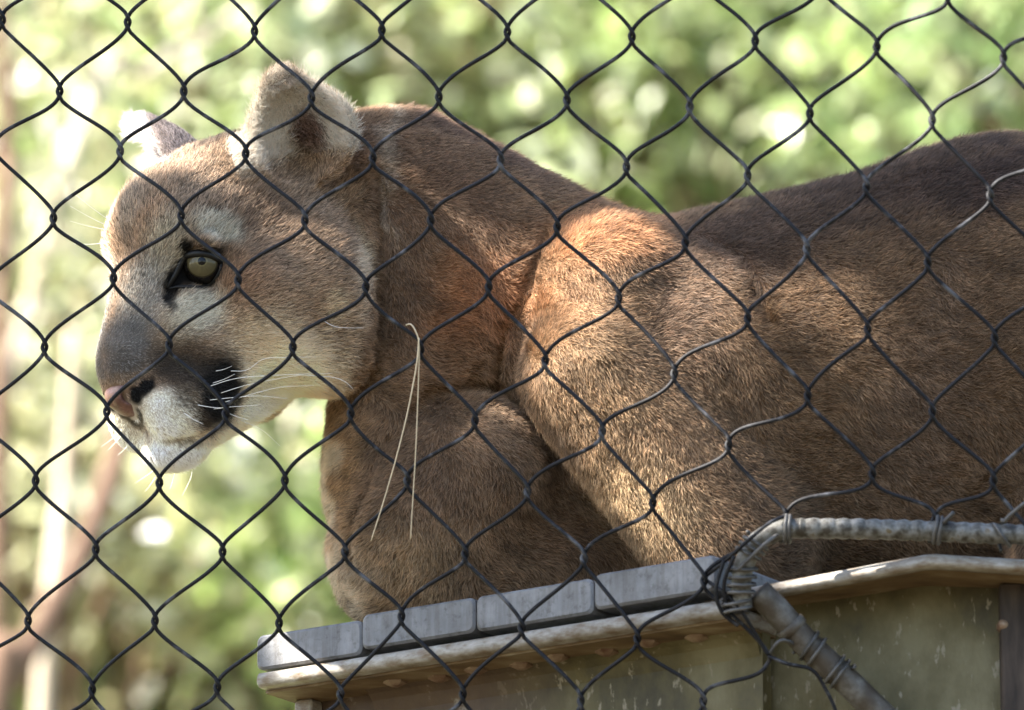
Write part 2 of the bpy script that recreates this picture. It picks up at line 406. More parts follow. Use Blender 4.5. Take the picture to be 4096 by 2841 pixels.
for k in range(9):                                            # more of the slope to either side
    for s_, wh in ((-1, 'past the left of the mesh'), (1, 'past the right of the mesh')):
        wh = ['near', 'further', 'well', 'far', 'farthest'][k//2]+' '+wh.replace('the left of the mesh', 'the mesh at left').replace('the right of the mesh', 'the mesh at right')+(', low' if k % 2 else ', high')
        kd = ['green', 'pale', 'lime', 'dark', 'dry'][(k*2+s_) % 5]
        spots.append(((-330 if s_ < 0 else 1360)+s_*230*(k//2)*1.15+rng.uniform(-40, 40), 90+330*(k % 2)+rng.uniform(-60, 60), .55, kd, wh))
for px, py, r, kd, wh in spots:
    q = hill_at(px, py+60); shrub(q[0], q[1]-.25, r*1.25, kd, 850, wh)
# grass tufts and fallen leaves over the slope
n = 9000; x = rng.uniform(-3.2, 3.2, n); y = rng.uniform(3.2, 11.5, n); z = ground_h(x, y)
hgt = rng.uniform(.12, .42, n); ang = rng.uniform(0, 6.283, n); wd_ = rng.uniform(.004, .011, n); ln = rng.normal(size=(n, 2))*.35*hgt[:, None]
sx, sy = np.cos(ang)*wd_, np.sin(ang)*wd_
V = np.stack([np.c_[x-sx, y-sy, z-.01], np.c_[x+sx, y+sy, z-.01], np.c_[x+ln[:, 0]*.4+sx*.7, y+ln[:, 1]*.4+sy*.7, z+hgt*.6], np.c_[x+ln[:, 0]*.4-sx*.7, y+ln[:, 1]*.4-sy*.7, z+hgt*.6], np.c_[x+ln[:, 0], y+ln[:, 1], z+hgt]], 1).reshape(-1, 3)
i5 = np.arange(n)[:, None]*5; F = np.concatenate([i5+[[0, 1, 2]], i5+[[0, 2, 3]], i5+[[3, 2, 4]]])
gc = np.array([(.10, .19, .03), (.20, .25, .07), (.42, .37, .22)])[rng.integers(0, 3, n)]*rng.uniform(.7, 1.3, (n, 1))
tag(mesh('grass', V, F, M_LEAF, smooth=False, col=np.repeat(gc, 5, 0)), 'dry and green grass tufts over the sunlit hillside', 'grass', kind='stuff')
n = 5000; x = rng.uniform(-3, 3, n); y = rng.uniform(3.5, 11.5, n)
V, F, cl = leaf_mesh(np.c_[x, y, ground_h(x, y)+.02], rng.uniform(.05, .11, n), np.array([0, -1.5, 2.5]), np.array([(.55, .50, .40), (.40, .32, .20), (.25, .15, .08)])[rng.integers(0, 3, n)])
tag(mesh('leaf_litter', V, F, M_LEAF, smooth=False, col=cl), 'pale fallen leaves scattered on the hillside', 'leaves', kind='stuff')
def trunk(pts, r0, r1, m, label, twigs=()):
    pts = np.array([bgp(*p) for p in pts]); d = pts[-1]-pts[-2]; d /= np.linalg.norm(d)
    q = pts[-1].copy()
    for _ in range(400):
        if q[2] < float(ground_h(q[0:1], q[1:2])[0])-.1: break
        q = q+(d*.5+np.array([0, 0.1, -.6]))*.05
    path = spline(np.vstack([pts, q]), 8)
    o = empty('slender_tree', path[-1], label, 'tree', 'slender trunks on the hillside')
    mesh('trunk', *tube(path, np.linspace(r1, r0, len(path)), 10), m, o)
    for tw in twigs:
        tp = spline(np.array([bgp(*p) for p in tw]), 8); mesh('branch', *tube(tp, np.linspace(r1*.8, r1*.3, len(tp)), 8), m, o)
trunk([(160, 300, 9600), (118, 450, 9300), (78, 560, 9000), (12, 680, 8700), (-10, 740, 8600)], .022, .015, m_bark, 'reddish brown trunk leaning left behind the mesh at lower left', [((122, 440, 9300), (170, 380, 9600), (215, 250, 9900))])
trunk([(76, 330, 9500), (66, 470, 9500), (52, 590, 9400), (40, 760, 9300)], .013, .011, m_pale, 'pale upright trunk beside the reddish leaning one')
trunk([(250, 5, 11000), (205, 40, 11000), (150, 72, 10900), (60, 190, 10500)], .011, .009, m_pale, 'pale slanting stem above the far ear', [((205, 40, 11000), (190, -10, 11000), (185, -60, 11200))])
trunk([(-5, -60, 10500), (4, 60, 10400), (8, 160, 10300), (2, 330, 10000)], .015, .012, m_bark, 'brown upright trunk at the left edge')

# ------------------------------------------------------------------ unseen tree added to shade the puma, leaf gaps shaped for sun patches
PATCH = []     # world points left in the sun and their radius, filled with the puma's own surface points below
def unseen_shade_tree(patches):
    base = np.array([-3.1, -1.0, 0.0]); o = empty('unseen_shade_tree', base, 'unseen leafy tree added to dapple the puma and platform with shade', 'tree')
    ctr = P2W(np.array([560., 330., 0.]))+SUN*2.3
    limb = [spline(np.array([base+[0, 0, -.1], [-2.95, -.95, 1.6], [-2.6, -.8, 3.2], ctr+[-.5, -.2, .1]]), 8)]
    mesh('trunk', *tube(limb[0], np.linspace(.13, .045, len(limb[0])), 10), m_bark, o)
    for a in np.linspace(0, 2*np.pi, 7, endpoint=False):
        e = ctr+np.array([math.cos(a)*.6, math.sin(a)*.5, .25*math.sin(2*a)]); s = limb[0][-6]
        pp = spline(np.array([s, (s+e)/2+[0, 0, .1], e]), 5)
        mesh('branch', *tube(pp, np.linspace(.03, .006, len(pp)), 6), m_bark, o)
    n = 8200; px = rng.uniform(20, 1260, n); py = rng.uniform(20, 760, n); tt = rng.uniform(1.6, 2.6, n)
    p = P2W(np.c_[px, py, rng.uniform(-380, 60, n)])+SUN*tt[:, None]
    px2 = rng.uniform(700, 1260, 2200); p[:2200] = P2W(np.c_[px2, rng.uniform(100, 760, 2200), rng.uniform(-150, 60, 2200)])+SUN*tt[:2200, None]
    sz = rng.uniform(.045, .085, n); keep = np.ones(n, bool)
    for q, r in patches:
        v = p-q; dist = np.linalg.norm(v-(v@SUN)[:, None]*SUN, axis=1); keep &= dist > r+sz*.33
    p, sz = p[keep], sz[keep]
    col = np.array(PAL['green'])[rng.integers(0, 3, len(p))]
    V, F, cl = leaf_mesh(p, sz, SUN*1.2, col, .6)
    mesh('crown', V, F, M_LEAF, o, smooth=False, col=cl)

# ------------------------------------------------------------------ platform
def E(x, dy=0., dw=0.): return P2W(np.array([x, 602-0.178*(x-450)+dy, -130-0.62*(x-450)+dw], float))
edir = E(700)-E(300); edir[2] = 0; edir /= np.linalg.norm(edir); back = np.array([-edir[1], edir[0], 0]); ZUP = np.array([0, 0, 1.0])
def px(n): return n*S
m_plank, t, b = mat('weathered_grey_board', rough=0.55, spec=0.45)
c1, n1 = noise_ramp(t, [(.25, (.08, .081, .085)), (.5, (.125, .127, .133)), (.75, (.20, .202, .21))], 45, stretch=(1, 1, 1))
c2, n2 = noise_ramp(t, [(.36, (.25, .22, .17)), (.47, (1, 1, 1))], 170, detail=8, rough=.7)
c3, n3 = noise_ramp(t, [(.42, (1, 1, 1)), (.62, (.62, .58, .54))], 60, stretch=(3, 3, .35))
col = mixc(t, mixc(t, c1, c2, 0.5, 'MULTIPLY'), c3, 0.8, 'MULTIPLY')
oi = t.nodes.new('ShaderNodeObjectInfo'); mr = t.nodes.new('ShaderNodeMapRange'); mr.inputs[3].default_value = .82; mr.inputs[4].default_value = 1.12
t.links.new(oi.outputs['Random'], mr.inputs[0]); mm = t.nodes.new('ShaderNodeVectorMath'); mm.operation = 'SCALE'
t.links.new(col, mm.inputs[0]); t.links.new(mr.outputs[0], mm.inputs['Scale']); t.links.new(mm.outputs[0], b.inputs['Base Color']); bump(t, b, n2, .35, .0015)
m_cream, t, b = mat('peeling_cream_paint', rough=0.5, spec=0.4)
c1, n1 = noise_ramp(t, [(.30, (.10, .065, .035)), (.40, (.14, .11, .08)), (.55, (.22, .205, .18)), (.75, (.32, .31, .29))], 150, detail=8, rough=.65, stretch=(.6, .6, 1.4))
t.links.new(c1, b.inputs['Base Color']); bump(t, b, n1, .5, .002)
m_web, t, b = mat('mossy_painted_steel', rough=0.65, spec=0.35)
tc = t.nodes.new('ShaderNodeTexCoord'); sp = t.nodes.new('ShaderNodeSeparateXYZ'); t.links.new(tc.outputs['Object'], sp.inputs[0])
c1, n1 = noise_ramp(t, [(.36, (.03, .025, .010)), (.5, (.07, .058, .022)), (.64, (.12, .105, .055))], 18, detail=7, stretch=(1, 1, .7))
c2, n2 = noise_ramp(t, [(.60, (0, 0, 0)), (.66, (1, 1, 1))], 110, detail=6, rough=.55, stretch=(1.6, 1.6, .7))
g = mixc(t, c1, (.17, .15, .105), c2)
c4, n4 = noise_ramp(t, [(.35, (.055, .035, .022)), (.58, (.07, .045, .026)), (.70, (.22, .20, .17))], 60, detail=7, rough=.6)
ml = t.nodes.new('ShaderNodeMapRange'); ml.inputs[1].default_value = .10; ml.inputs[2].default_value = .16; ml.inputs[3].default_value = 1; ml.inputs[4].default_value = 0
t.links.new(sp.outputs['X'], ml.inputs[0]); t.links.new(mixc(t, g, c4, ml.outputs[0]), b.inputs['Base Color']); bump(t, b, n2, .5, .002)
m_stain_shade, t, b = mat('brown_stain_and_shade', rough=0.7, spec=0.3)  # brown stain plus the underside's shade, both put into the colour
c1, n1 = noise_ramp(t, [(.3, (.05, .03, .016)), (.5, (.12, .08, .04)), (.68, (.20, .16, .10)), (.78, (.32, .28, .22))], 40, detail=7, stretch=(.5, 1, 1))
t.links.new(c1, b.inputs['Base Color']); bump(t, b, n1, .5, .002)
m_rust, t, b = mat('rusty_steel', rough=0.6, spec=0.4, metal=0.3)
c1, n1 = noise_ramp(t, [(.3, (.08, .03, .014)), (.6, (.22, .16, .11))], 90)
t.links.new(c1, b.inputs['Base Color'])
m_dark, t, b = mat('dark_timber', rough=0.8, spec=0.3)
c1, n1 = noise_ramp(t, [(.35, (.014, .010, .008)), (.65, (.055, .04, .03))], 40, stretch=(2, 2, .4))
t.links.new(c1, b.inputs['Base Color']); bump(t, b, n1, .4, .004)
plat = empty('platform', np.r_[E(310)[:2], 0], 'raised platform of grey boards on a cream and mossy steel beam under the puma', 'platform')
xs = [(255, 360.5), (361.5, 474.5), (475.5, 592.5), (593.5, 716)]
TH = px(34)/math.cos(PITCH)
def board(x0, x1, dw, length, dz=0.0):
    A, B = E(x0), E(x1); ex = (B-A)/2; ex = np.array([ex[0], ex[1], 0]); th = TH*(1-.0*x0)
    c = (A+B)/2+back*(length/2+dw)-ZUP*(th/2)+ZUP*dz
    v, f = hull_box(c, ex, ZUP*th/2, back*length/2, .0042); return v, f, c
for k, (a, b_) in enumerate(xs):
    v, f, c = board(a, b_, 0.0 if k else .001, .52, [0, .0012, 0, .0008][k])
    o = mesh('plank', v, f, m_plank, plat, smooth=False)
for k in range(4):                                            # boards behind the frame at the right, set back
    a = 718+118*k; v, f, c = board(a, a+116, .12+.062*k, .48, -.002); mesh('plank', v, f, m_plank, plat, smooth=False)
FT = px(15)/math.cos(PITCH)
A, B = E(258), E(722); zt = min(A[2], B[2])-TH-.0015; dep = .16
A[2] = B[2] = zt-FT/2; cc = (A+B)/2+back*(dep/2-.002); hx = (B-A)/2
v, f = hull_box(cc, back*dep/2, ZUP*FT/2, hx, .0035); mesh('flange', v, f, m_cream, plat)
v, f = hull_box(cc+back*.006-ZUP*(FT/2+.0009), back*(dep/2-.004), ZUP*.0008, hx*.998); mesh('stained_shaded_underside', v, f, m_stain_shade, plat, smooth=False)  # thin plate added to carry the underside's stain and painted shade
WO = .048; sh = -back[0]*WO/edir[0]*edir
wA, wB = E(309)+sh, E(722); wA[2] = wB[2] = zt-FT-.001-.21; wc = (wA+wB)/2+back*WO
v, f = hull_box(wc, (wB-wA)/2, ZUP*.21, back*.0045); mesh('web', v, f, m_web, plat, smooth=False)
e0 = E(308)+sh; e0[2] = zt-FT-.21; v, f = hull_box(e0+back*(WO-.011)+edir*.0065, edir*.0065, ZUP*.2085, back*.006, .003); mesh('end_stiffener', v, f, m_cream, plat, smooth=False)
# fillets where the beam's web meets its flange
for s_, off in ((1, WO-.0175),):
    e1, e2 = E(335), E(720); e1[2] = e2[2] = zt-FT-.0012
    q = [(0, 0), (.013, 0), (.013, -.014), (.009, -.006), (.005, -.0025)]
    V = [e+back*(off+a)+ZUP*h for e in (e1, e2) for a, h in q]; n = len(q)
    mesh('fillet', V, [tuple(range(n)), tuple(range(2*n-1, n-1, -1))]+[(i, i+n, (i+1) % n+n, (i+1) % n) for i in range(n)], m_web, plat, smooth=False)
for k, bx in enumerate((392, 432, 473, 514, 555, 600, 646, 690)):
    c = E(bx)+back*(.024+.005*(k % 2))-edir*.014; c[2] = zt-FT-.0018
    th = np.linspace(0, 2*np.pi, 6, endpoint=False); V = []
    for r, h in ((.0072, .0), (.0070, -.0016), (.0050, -.0026), (.0036, -.0032), (.0020, -.0036), (.0, -.0038)):
        V += [c+np.array([math.cos(a)*r, math.sin(a)*r, h+.0005]) for a in th]
    mesh('bolt', V, [(i*6+j, i*6+(j+1) % 6, i*6+6+(j+1) % 6, i*6+6+j) for i in range(5) for j in range(6)], m_rust, plat, smooth=False)
# rim plate that bends round at the right, its skirt and the corner post
rk = np.array([(704, 603, -262), (745, 594.5, -285), (850, 575, -318), (926, 560.5, -338), (936, 560, -340), (946, 560.6, -341), (1030, 566, -345), (1180, 574, -345)], float)
rim = np.vstack([rk[k]+(rk[k+1]-rk[k])*t_ for k in range(len(rk)-1) for t_ in (0, .25, .5, .75)]+[rk[-1:]])
prof = [(0, 0), (2, -5), (6, -7.5), (12, -8), (18, -8), (18, 5), (12, 5.5), (4, 5), (1, 3)]
V = []
for q in rim: V += [P2W(np.array(q))+np.array([0, 1, 0])*px(a)-ZUP*px(h_) for a, h_ in prof]
n = len(prof); mr_ = len(rim)
Fq = [(k*n+i, k*n+(i+1) % n, (k+1)*n+(i+1) % n, (k+1)*n+i) for k in range(mr_-1) for i in range(n)]+[tuple(range(n)), tuple(range(mr_*n-1, (mr_-1)*n-1, -1))]
mesh('rim_plate', V, Fq, m_cream, plat)
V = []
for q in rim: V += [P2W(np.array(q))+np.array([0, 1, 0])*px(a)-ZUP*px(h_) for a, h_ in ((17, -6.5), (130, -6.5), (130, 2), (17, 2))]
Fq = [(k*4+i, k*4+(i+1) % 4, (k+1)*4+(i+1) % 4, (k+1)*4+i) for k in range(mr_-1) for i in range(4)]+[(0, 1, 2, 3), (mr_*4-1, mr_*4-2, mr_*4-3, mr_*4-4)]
mesh('under_plate', V, Fq, m_stain_shade, plat, smooth=False)
a0, b0 = P2W(np.array([712., 620., -214.])), P2W(np.array([1010., 600., -262.])); a0[2] = b0[2] = b0[2]-.215
v, f = hull_box((a0+b0)/2, (b0-a0)/2, ZUP*.225, np.array([0, .004, 0])); mesh('skirt', v, f, m_web, plat, smooth=False)
p0 = P2W(np.array([1024., 590., -262.])); v, f = hull_box(p0*[1, 1, .5], np.array([px(25), 0, 0]), np.array([0, px(26), 0]), ZUP*p0[2]*.5, .002); post = mesh('post', v, f, m_dark, plat, smooth=False)
q = P2W(np.array([1003., 626., -291.])); v, f = tube(np.array([q+[0, .004, 0], q, q+[0, -.004, 0], q+[0, -.006, 0]]), [.0038, .0038, .0032, .001], 10); mesh('bolt', v, f, m_rust, post)
for ox, oy in ((300, .40), (700, .44)):
    q = E(ox)+back*oy; v, f = hull_box(np.array([q[0], q[1], q[2]*.5-.02]), edir*.035, back*.035, ZUP*(q[2]*.5-.025), .003); mesh('post', v, f, m_dark, plat, smooth=False)

# ------------------------------------------------------------------ mesh frame: ribbed conduit and brace
m_cond, t, b = mat('weathered_conduit', rough=0.5, spec=0.45)
c1, n1 = noise_ramp(t, [(.38, (.02, .016, .011)), (.47, (.065, .062, .052)), (.6, (.13, .13, .125)), (.68, (.08, .06, .03))], 150, detail=7)
t.links.new(c1, b.inputs['Base Color']); bump(t, b, n1, .4, .001)
fr = empty('conduit_frame', P2W(np.array([742., 600., -330.])), 'ribbed grey conduit bent round the corner of the wire mesh', 'pipe')
cp = spline(np.array([(742, 606, -322), (741, 590, -324), (744, 566, -326), (756, 543, -328), (778, 531, -330), (806, 528.5, -332), (900, 530, -338), (1030, 535, -345), (1200, 541, -350)], float), 60)
arc = np.r_[0, np.cumsum(np.linalg.norm(np.diff(cp, axis=0), axis=1))]
ph = (arc % 15.0)/15.0; rr = np.where(cp[:, 0] > 800, 9.0+1.8*np.clip(np.sin(ph*np.pi), 0, 1)**.8*(.45+.55*ph)*(.7+.6*vnoise(np.c_[np.floor(arc/15.0), arc*0, arc*0]+.5, 3)), 9.8)
mesh('ribbed_conduit', *tube(P2W(cp), px(1)*rr, 14), m_cond, fr)
br = empty('brace_pipe', P2W(np.array([960., 800., -300.])), 'stained grey pipe slanting down from the frame corner', 'pipe')
m_br, t, b = mat('stained_pipe', rough=0.6, spec=0.4)
c1, n1 = noise_ramp(t, [(.36, (.035, .025, .016)), (.48, (.045, .036, .026)), (.6, (.075, .068, .058)), (.75, (.14, .135, .12))], 80, detail=7)
t.links.new(c1, b.inputs['Base Color']); bump(t, b, n1, .4, .0015)
bp = spline(np.array([(758, 592, -312), (778, 612, -310), (808, 645, -308), (850, 684, -306), (905, 738, -304), (1000, 830, -300)], float), 10)
mesh('pipe', *tube(P2W(bp), px(13.5), 14), m_br, br)
q = bp[14:17]; mesh('coupling', *tube(P2W(np.array([q[0], q[0]+(q[1]-q[0])*.05, q[2]-(q[2]-q[1])*.05, q[2]])), [px(14), px(15.5), px(15.5), px(14)], 14), m_br, br)

# ------------------------------------------------------------------ puma
puma = empty('puma', P2W(np.array([640., 600., 20.])), 'tawny puma lying on the grey boards with its head turned left behind the wire mesh', 'puma')
fld = build(); BV, BQ = surfnets(fld)
def sample(f, p):
    g = (p-f.lo)/f.h; i = np.clip(np.floor(g).astype(int), 0, f.n-2); t = g-i; r = 0
    for a in (0, 1):
        for b_ in (0, 1):
            for c in (0, 1):
                r = r+(t[:, 0] if a else 1-t[:, 0])*(t[:, 1] if b_ else 1-t[:, 1])*(t[:, 2] if c else 1-t[:, 2])*f.d[i[:, 0]+a, i[:, 1]+b_, i[:, 2]+c]
    return r
def normals(p, e=3.5):
    n = np.stack([sample(fld, p+v)-sample(fld, p-v) for v in np.eye(3)*e], 1); return n/(np.linalg.norm(n, axis=1, keepdims=True)+1e-9)
def front(x, y):
    """depth of the puma's near surface at picture positions"""
    x = np.atleast_1d(np.asarray(x, float)); y = np.atleast_1d(np.asarray(y, float)); ws = np.arange(fld.lo[2], fld.lo[2]+fld.h*(fld.n[2]-1), 1.5); out = np.full(len(x), 40.)
    for k in range(len(x)):
        d = sample(fld, np.c_[np.full(len(ws), x[k]), np.full(len(ws), y[k]), ws]); m_ = d < 0
        if m_.any(): out[k] = ws[m_.argmax()]
    return out
def to_head(p):
    q = np.stack([(p[:, 0]-HT[0])/HS, (HT[1]-p[:, 1])/HS, -p[:, 2]/HS], 1); return q@HR
def smooth(a, b_, x): t = np.clip((x-a)/(b_-a), 0, 1); return t*t*(3-2*t)
def near_px(h):
    """picture position of the near-side twin of head-space points (the two sides of the face match)"""
    q = np.c_[h[:, :2], np.abs(h[:, 2])]@HR.T*HS; return np.c_[HT[0]+q[:, 0], HT[1]-q[:, 1]]
def head_weight(p, h):
    e = ((h[:, 0]+30)/95)**2+((h[:, 1]+20)/108)**2+(h[:, 2]/90)**2
    w = 1-smooth(.92, 1.06, e); w = np.maximum(w, smooth(2, 14, h[:, 0])*(h[:, 1] > -125)); w = np.maximum(w, smooth(28, 36, h[:, 1])*smooth(-100, -90, h[:, 0])*(p[:, 0] < 372))
    w *= 1-smooth(392, 404, p[:, 1])*smooth(322, 332, p[:, 0]); w *= 1-smooth(366, 380, p[:, 0]+np.clip(p[:, 1]-300, 0, 200)*.33)
    return w
# fur markings, with some sunlit and shadowed tones painted in, as (x, y, rx, ry, turn, colour, strength, softness) on the side that faces the camera
FACE = [(170, 190, 90, 60, 20, (146, 120, 98), .9, .6), (150, 225, 14, 55, 25, (170, 132, 100), .6, .8), (128, 215, 10, 40, 20, (160, 140, 122), .5, .8),
        (265, 220, 55, 40, 0, (120, 96, 78), .8, .7), (300, 240, 50, 60, 0, (132, 106, 84), .6, .8), (240, 285, 45, 40, 0, (140, 100, 70), .7, .8),
        (215, 228, 30, 16, 25, (186, 178, 164), .9, .5), (165, 250, 26, 42, 15, (176, 165, 148), .85, .6), (140, 300, 26, 52, 10, (142, 136, 130), .9, .6),
        (128, 345, 30, 40, 10, (112, 108, 108), .95, .6), (122, 366, 24, 18, 0, (84, 80, 80), .7, .7), (122, 377, 20, 7, -5, (130, 108, 88), .6, .8),
        (195, 312, 40, 26, -15, (184, 176, 160), .9, .6), (178, 345, 30, 20, 0, (140, 128, 112), .7, .8),
        (300, 315, 60, 45, 0, (156, 122, 88), .8, .8), (262, 345, 50, 42, 10, (200, 178, 148), .85, .8), (300, 370, 62, 40, 0, (242, 224, 196), .9, .8),
        (364, 250, 14, 80, 3, (190, 170, 148), .85, .8), (260, 215, 60, 28, 20, (104, 82, 66), .6, .8), (360, 165, 7, 46, -10, (16, 16, 20), .95, .5), (345, 330, 22, 60, 15, (158, 130, 100), .7, .8), (330, 310, 12, 26, 15, (196, 168, 128), .6, .8),  # black strip by the ear: its dark back plus painted shadow
        (258, 402, 52, 38, 20, (246, 234, 214), .95, .6),
        (180, 366, 42, 27, 10, (70, 58, 48), .95, .5), (196, 352, 26, 12, 15, (108, 86, 66), .6, .8), (203, 384, 36, 40, 10, (44, 37, 32), .75, .9), (219, 390, 25, 42, 6, (14, 13, 12), 1, .4), (180, 366, 34, 12, 8, (48, 42, 38), .7, .8),
        (208, 420, 24, 16, 15, (62, 50, 40), .8, .7), (165, 412, 34, 26, 15, (232, 228, 218), 1, .5), (186, 396, 22, 14, 10, (120, 106, 90), .7, .8), (170, 432, 30, 14, 10, (236, 232, 224), 1, .6),
        (120, 424, 22, 26, 20, (245, 242, 238), 1, .5), (175, 460, 60, 28, 0, (242, 238, 230), 1, .5), (225, 445, 34, 24, -30, (236, 226, 210), .95, .7),
        (185, 441, 30, 3.5, 4, (110, 98, 84), .7, .8), (186, 401, 20, 2.4, 20, (72, 62, 54), .7, .8), (188, 408, 20, 2.4, 20, (84, 72, 62), .7, .8), (192, 415, 16, 2.2, 20, (84, 72, 62), .6, .8),
        (219, 398, 18, 33, 6, (15, 14, 13), .95, .55), (147, 386, 8, 12, 25, (10, 8, 8), 1, .3), (136, 394, 9, 11, 0, (8, 6, 6), 1, .25), (138, 417, 3.4, 13, -22, (60, 54, 44), .9, .5),
        (198, 267, 27, 22, 20, (70, 62, 54), .7, .6), (199, 267, 25, 20, 15, (12, 11, 10), 1, .3), (176, 281, 18, 14, -40, (10, 9, 8), 1, .4), (168, 298, 7, 17, 0, (22, 20, 20), .95, .6), (184, 250, 9, 6, -40, (14, 13, 12), 1, .5), (212, 252, 14, 4, 30, (30, 26, 22), .9, .6)]
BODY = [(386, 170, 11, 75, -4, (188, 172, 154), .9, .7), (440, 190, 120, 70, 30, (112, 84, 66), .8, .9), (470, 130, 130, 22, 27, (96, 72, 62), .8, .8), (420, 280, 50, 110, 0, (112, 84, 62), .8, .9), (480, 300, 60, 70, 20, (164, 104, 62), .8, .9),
        (450, 370, 60, 40, 0, (146, 106, 72), .7, .9), (600, 235, 70, 40, 0, (190, 128, 80), .8, .9), (560, 300, 50, 90, 10, (168, 126, 92), .7, .9), (600, 400, 70, 90, -30, (160, 126, 92), .8, .9), (640, 500, 60, 70, -30, (184, 152, 114), .85, .9),  # lighter, warmer neck, shoulder and arm patches include painted sunlight
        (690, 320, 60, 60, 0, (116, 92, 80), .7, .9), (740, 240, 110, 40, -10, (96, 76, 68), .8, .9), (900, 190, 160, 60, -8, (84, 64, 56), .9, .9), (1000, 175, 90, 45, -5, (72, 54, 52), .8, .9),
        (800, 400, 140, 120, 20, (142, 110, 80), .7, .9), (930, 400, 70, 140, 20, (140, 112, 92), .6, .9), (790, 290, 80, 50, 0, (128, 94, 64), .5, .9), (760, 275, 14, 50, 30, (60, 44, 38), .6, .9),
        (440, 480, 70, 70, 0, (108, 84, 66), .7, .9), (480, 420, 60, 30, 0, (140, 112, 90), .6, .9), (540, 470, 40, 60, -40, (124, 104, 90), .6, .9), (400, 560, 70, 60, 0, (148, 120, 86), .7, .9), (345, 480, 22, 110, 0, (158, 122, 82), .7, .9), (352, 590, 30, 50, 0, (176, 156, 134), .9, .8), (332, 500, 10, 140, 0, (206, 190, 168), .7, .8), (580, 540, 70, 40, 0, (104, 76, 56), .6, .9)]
def paint(col, x, y, ops, gain):
    for cx, cy, rx, ry, rot, c, a, soft in ops:
        q = R(rot); dx, dy = x-cx, y-cy; u = (dx*math.cos(q)+dy*math.sin(q))/rx; v = (-dx*math.sin(q)+dy*math.cos(q))/ry
        d = np.sqrt(u*u+v*v); w = a*(1-smooth(1-soft, 1+soft*.35, d)); col += w[:, None]*(lin(c)*gain-col)
def fur_colour(p):
    h = to_head(p); hw = head_weight(p, h); nz = vnoise(p/26., 1)*.6+vnoise(p/9., 2)*.4
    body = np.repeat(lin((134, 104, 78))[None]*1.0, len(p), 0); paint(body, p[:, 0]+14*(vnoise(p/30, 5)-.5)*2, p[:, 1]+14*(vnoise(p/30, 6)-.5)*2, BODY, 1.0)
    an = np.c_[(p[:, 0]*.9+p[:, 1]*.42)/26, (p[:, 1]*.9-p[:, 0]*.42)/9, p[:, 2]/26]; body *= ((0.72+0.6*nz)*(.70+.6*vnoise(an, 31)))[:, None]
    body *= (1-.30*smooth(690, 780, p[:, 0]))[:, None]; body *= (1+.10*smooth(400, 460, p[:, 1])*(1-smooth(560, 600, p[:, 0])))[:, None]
    q = near_px(h); face = np.repeat(lin((146, 118, 94))[None]*1.28, len(p), 0)
    wob = 3.5; paint(face, q[:, 0]+wob*(vnoise(p/7, 8)-.5)*2, q[:, 1]+wob*(vnoise(p/7, 9)-.5)*2, FACE, 1.28)
    face *= (0.84+0.32*nz)[:, None]; g_ = face@np.array([.3, .5, .2]); face += .22*(g_[:, None]-face); face *= [.98, 1.0, .93]; g_ = body@np.array([.3, .5, .2]); body += .16*(g_[:, None]-body); body *= np.array([1.0, 1.03, .96])*1.16
    # ears: pale hair inside, dark backs, reddish hollow
    for sg in (1, -1):
        a, b_, ax, o, bb = ear_frame(sg); v = h-a; s_ = v@ax; dd = v@o; lat = np.abs(v@bb); inear = smooth(4, 14, s_)*(np.linalg.norm(v-np.outer(s_, ax), axis=1) < 46)*(h[:, 2]*sg > 20)
        n_ = fur_normals(p); nh = np.stack([n_[:, 0], -n_[:, 1], -n_[:, 2]], 1)@HR; inner = smooth(-.05, .35, nh@o)*inear
        back_ = smooth(.15, .5, -(nh@o))*inear
        dark = (1-smooth(8, 40, s_-6))*.6+.35
        face += (inner*.9)[:, None]*(np.minimum(lin((206, 202, 192))*1.25, .92)-face); face += (inner*(1-smooth(7, 15, np.linalg.norm(np.c_[(s_-19)*.7, v@bb*1.0*sg+4], axis=1)))*.85)[:, None]*(lin((96, 58, 42))-face)
        face += (back_*(1-smooth(36, 60, s_))*.9)[:, None]*(lin((34, 33, 36))-face); rim = inear*smooth(50, 66, s_)*.5; face += rim[:, None]*(lin((150, 132, 110))-face)
    fe_ = smooth(-15, -35, h[:, 2])*smooth(42, 52, h[:, 1])*(1-smooth(150, 166, p[:, 0]-(p[:, 1]-150)*.35)); gr_ = smooth(-15, -35, h[:, 2])*smooth(44, 54, h[:, 1])*.85; face += gr_[:, None]*(lin((128, 120, 120))-face); face += (fe_*.97)[:, None]*(lin((242, 238, 234))-face)  # far ear: grey, with the sunlit white of its left side painted on
    return body*(1-hw[:, None])+face*hw[:, None], hw, h
fur_normals = normals
m_skin, t, b = mat('short_under_fur', rough=0.9, spec=0.15)
a = t.nodes.new('ShaderNodeAttribute'); a.attribute_name = 'tint'; dk = mixc(t, a.outputs['Color'], (.42, .38, .35), 1.0, 'MULTIPLY'); t.links.new(dk, b.inputs['Base Color'])  # under-fur colour darkened to stand for shade between hairs
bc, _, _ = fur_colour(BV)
body = mesh('body', P2W(BV), BQ[:, ::-1] if False else BQ, m_skin, puma, col=np.clip(bc, .004, .95))
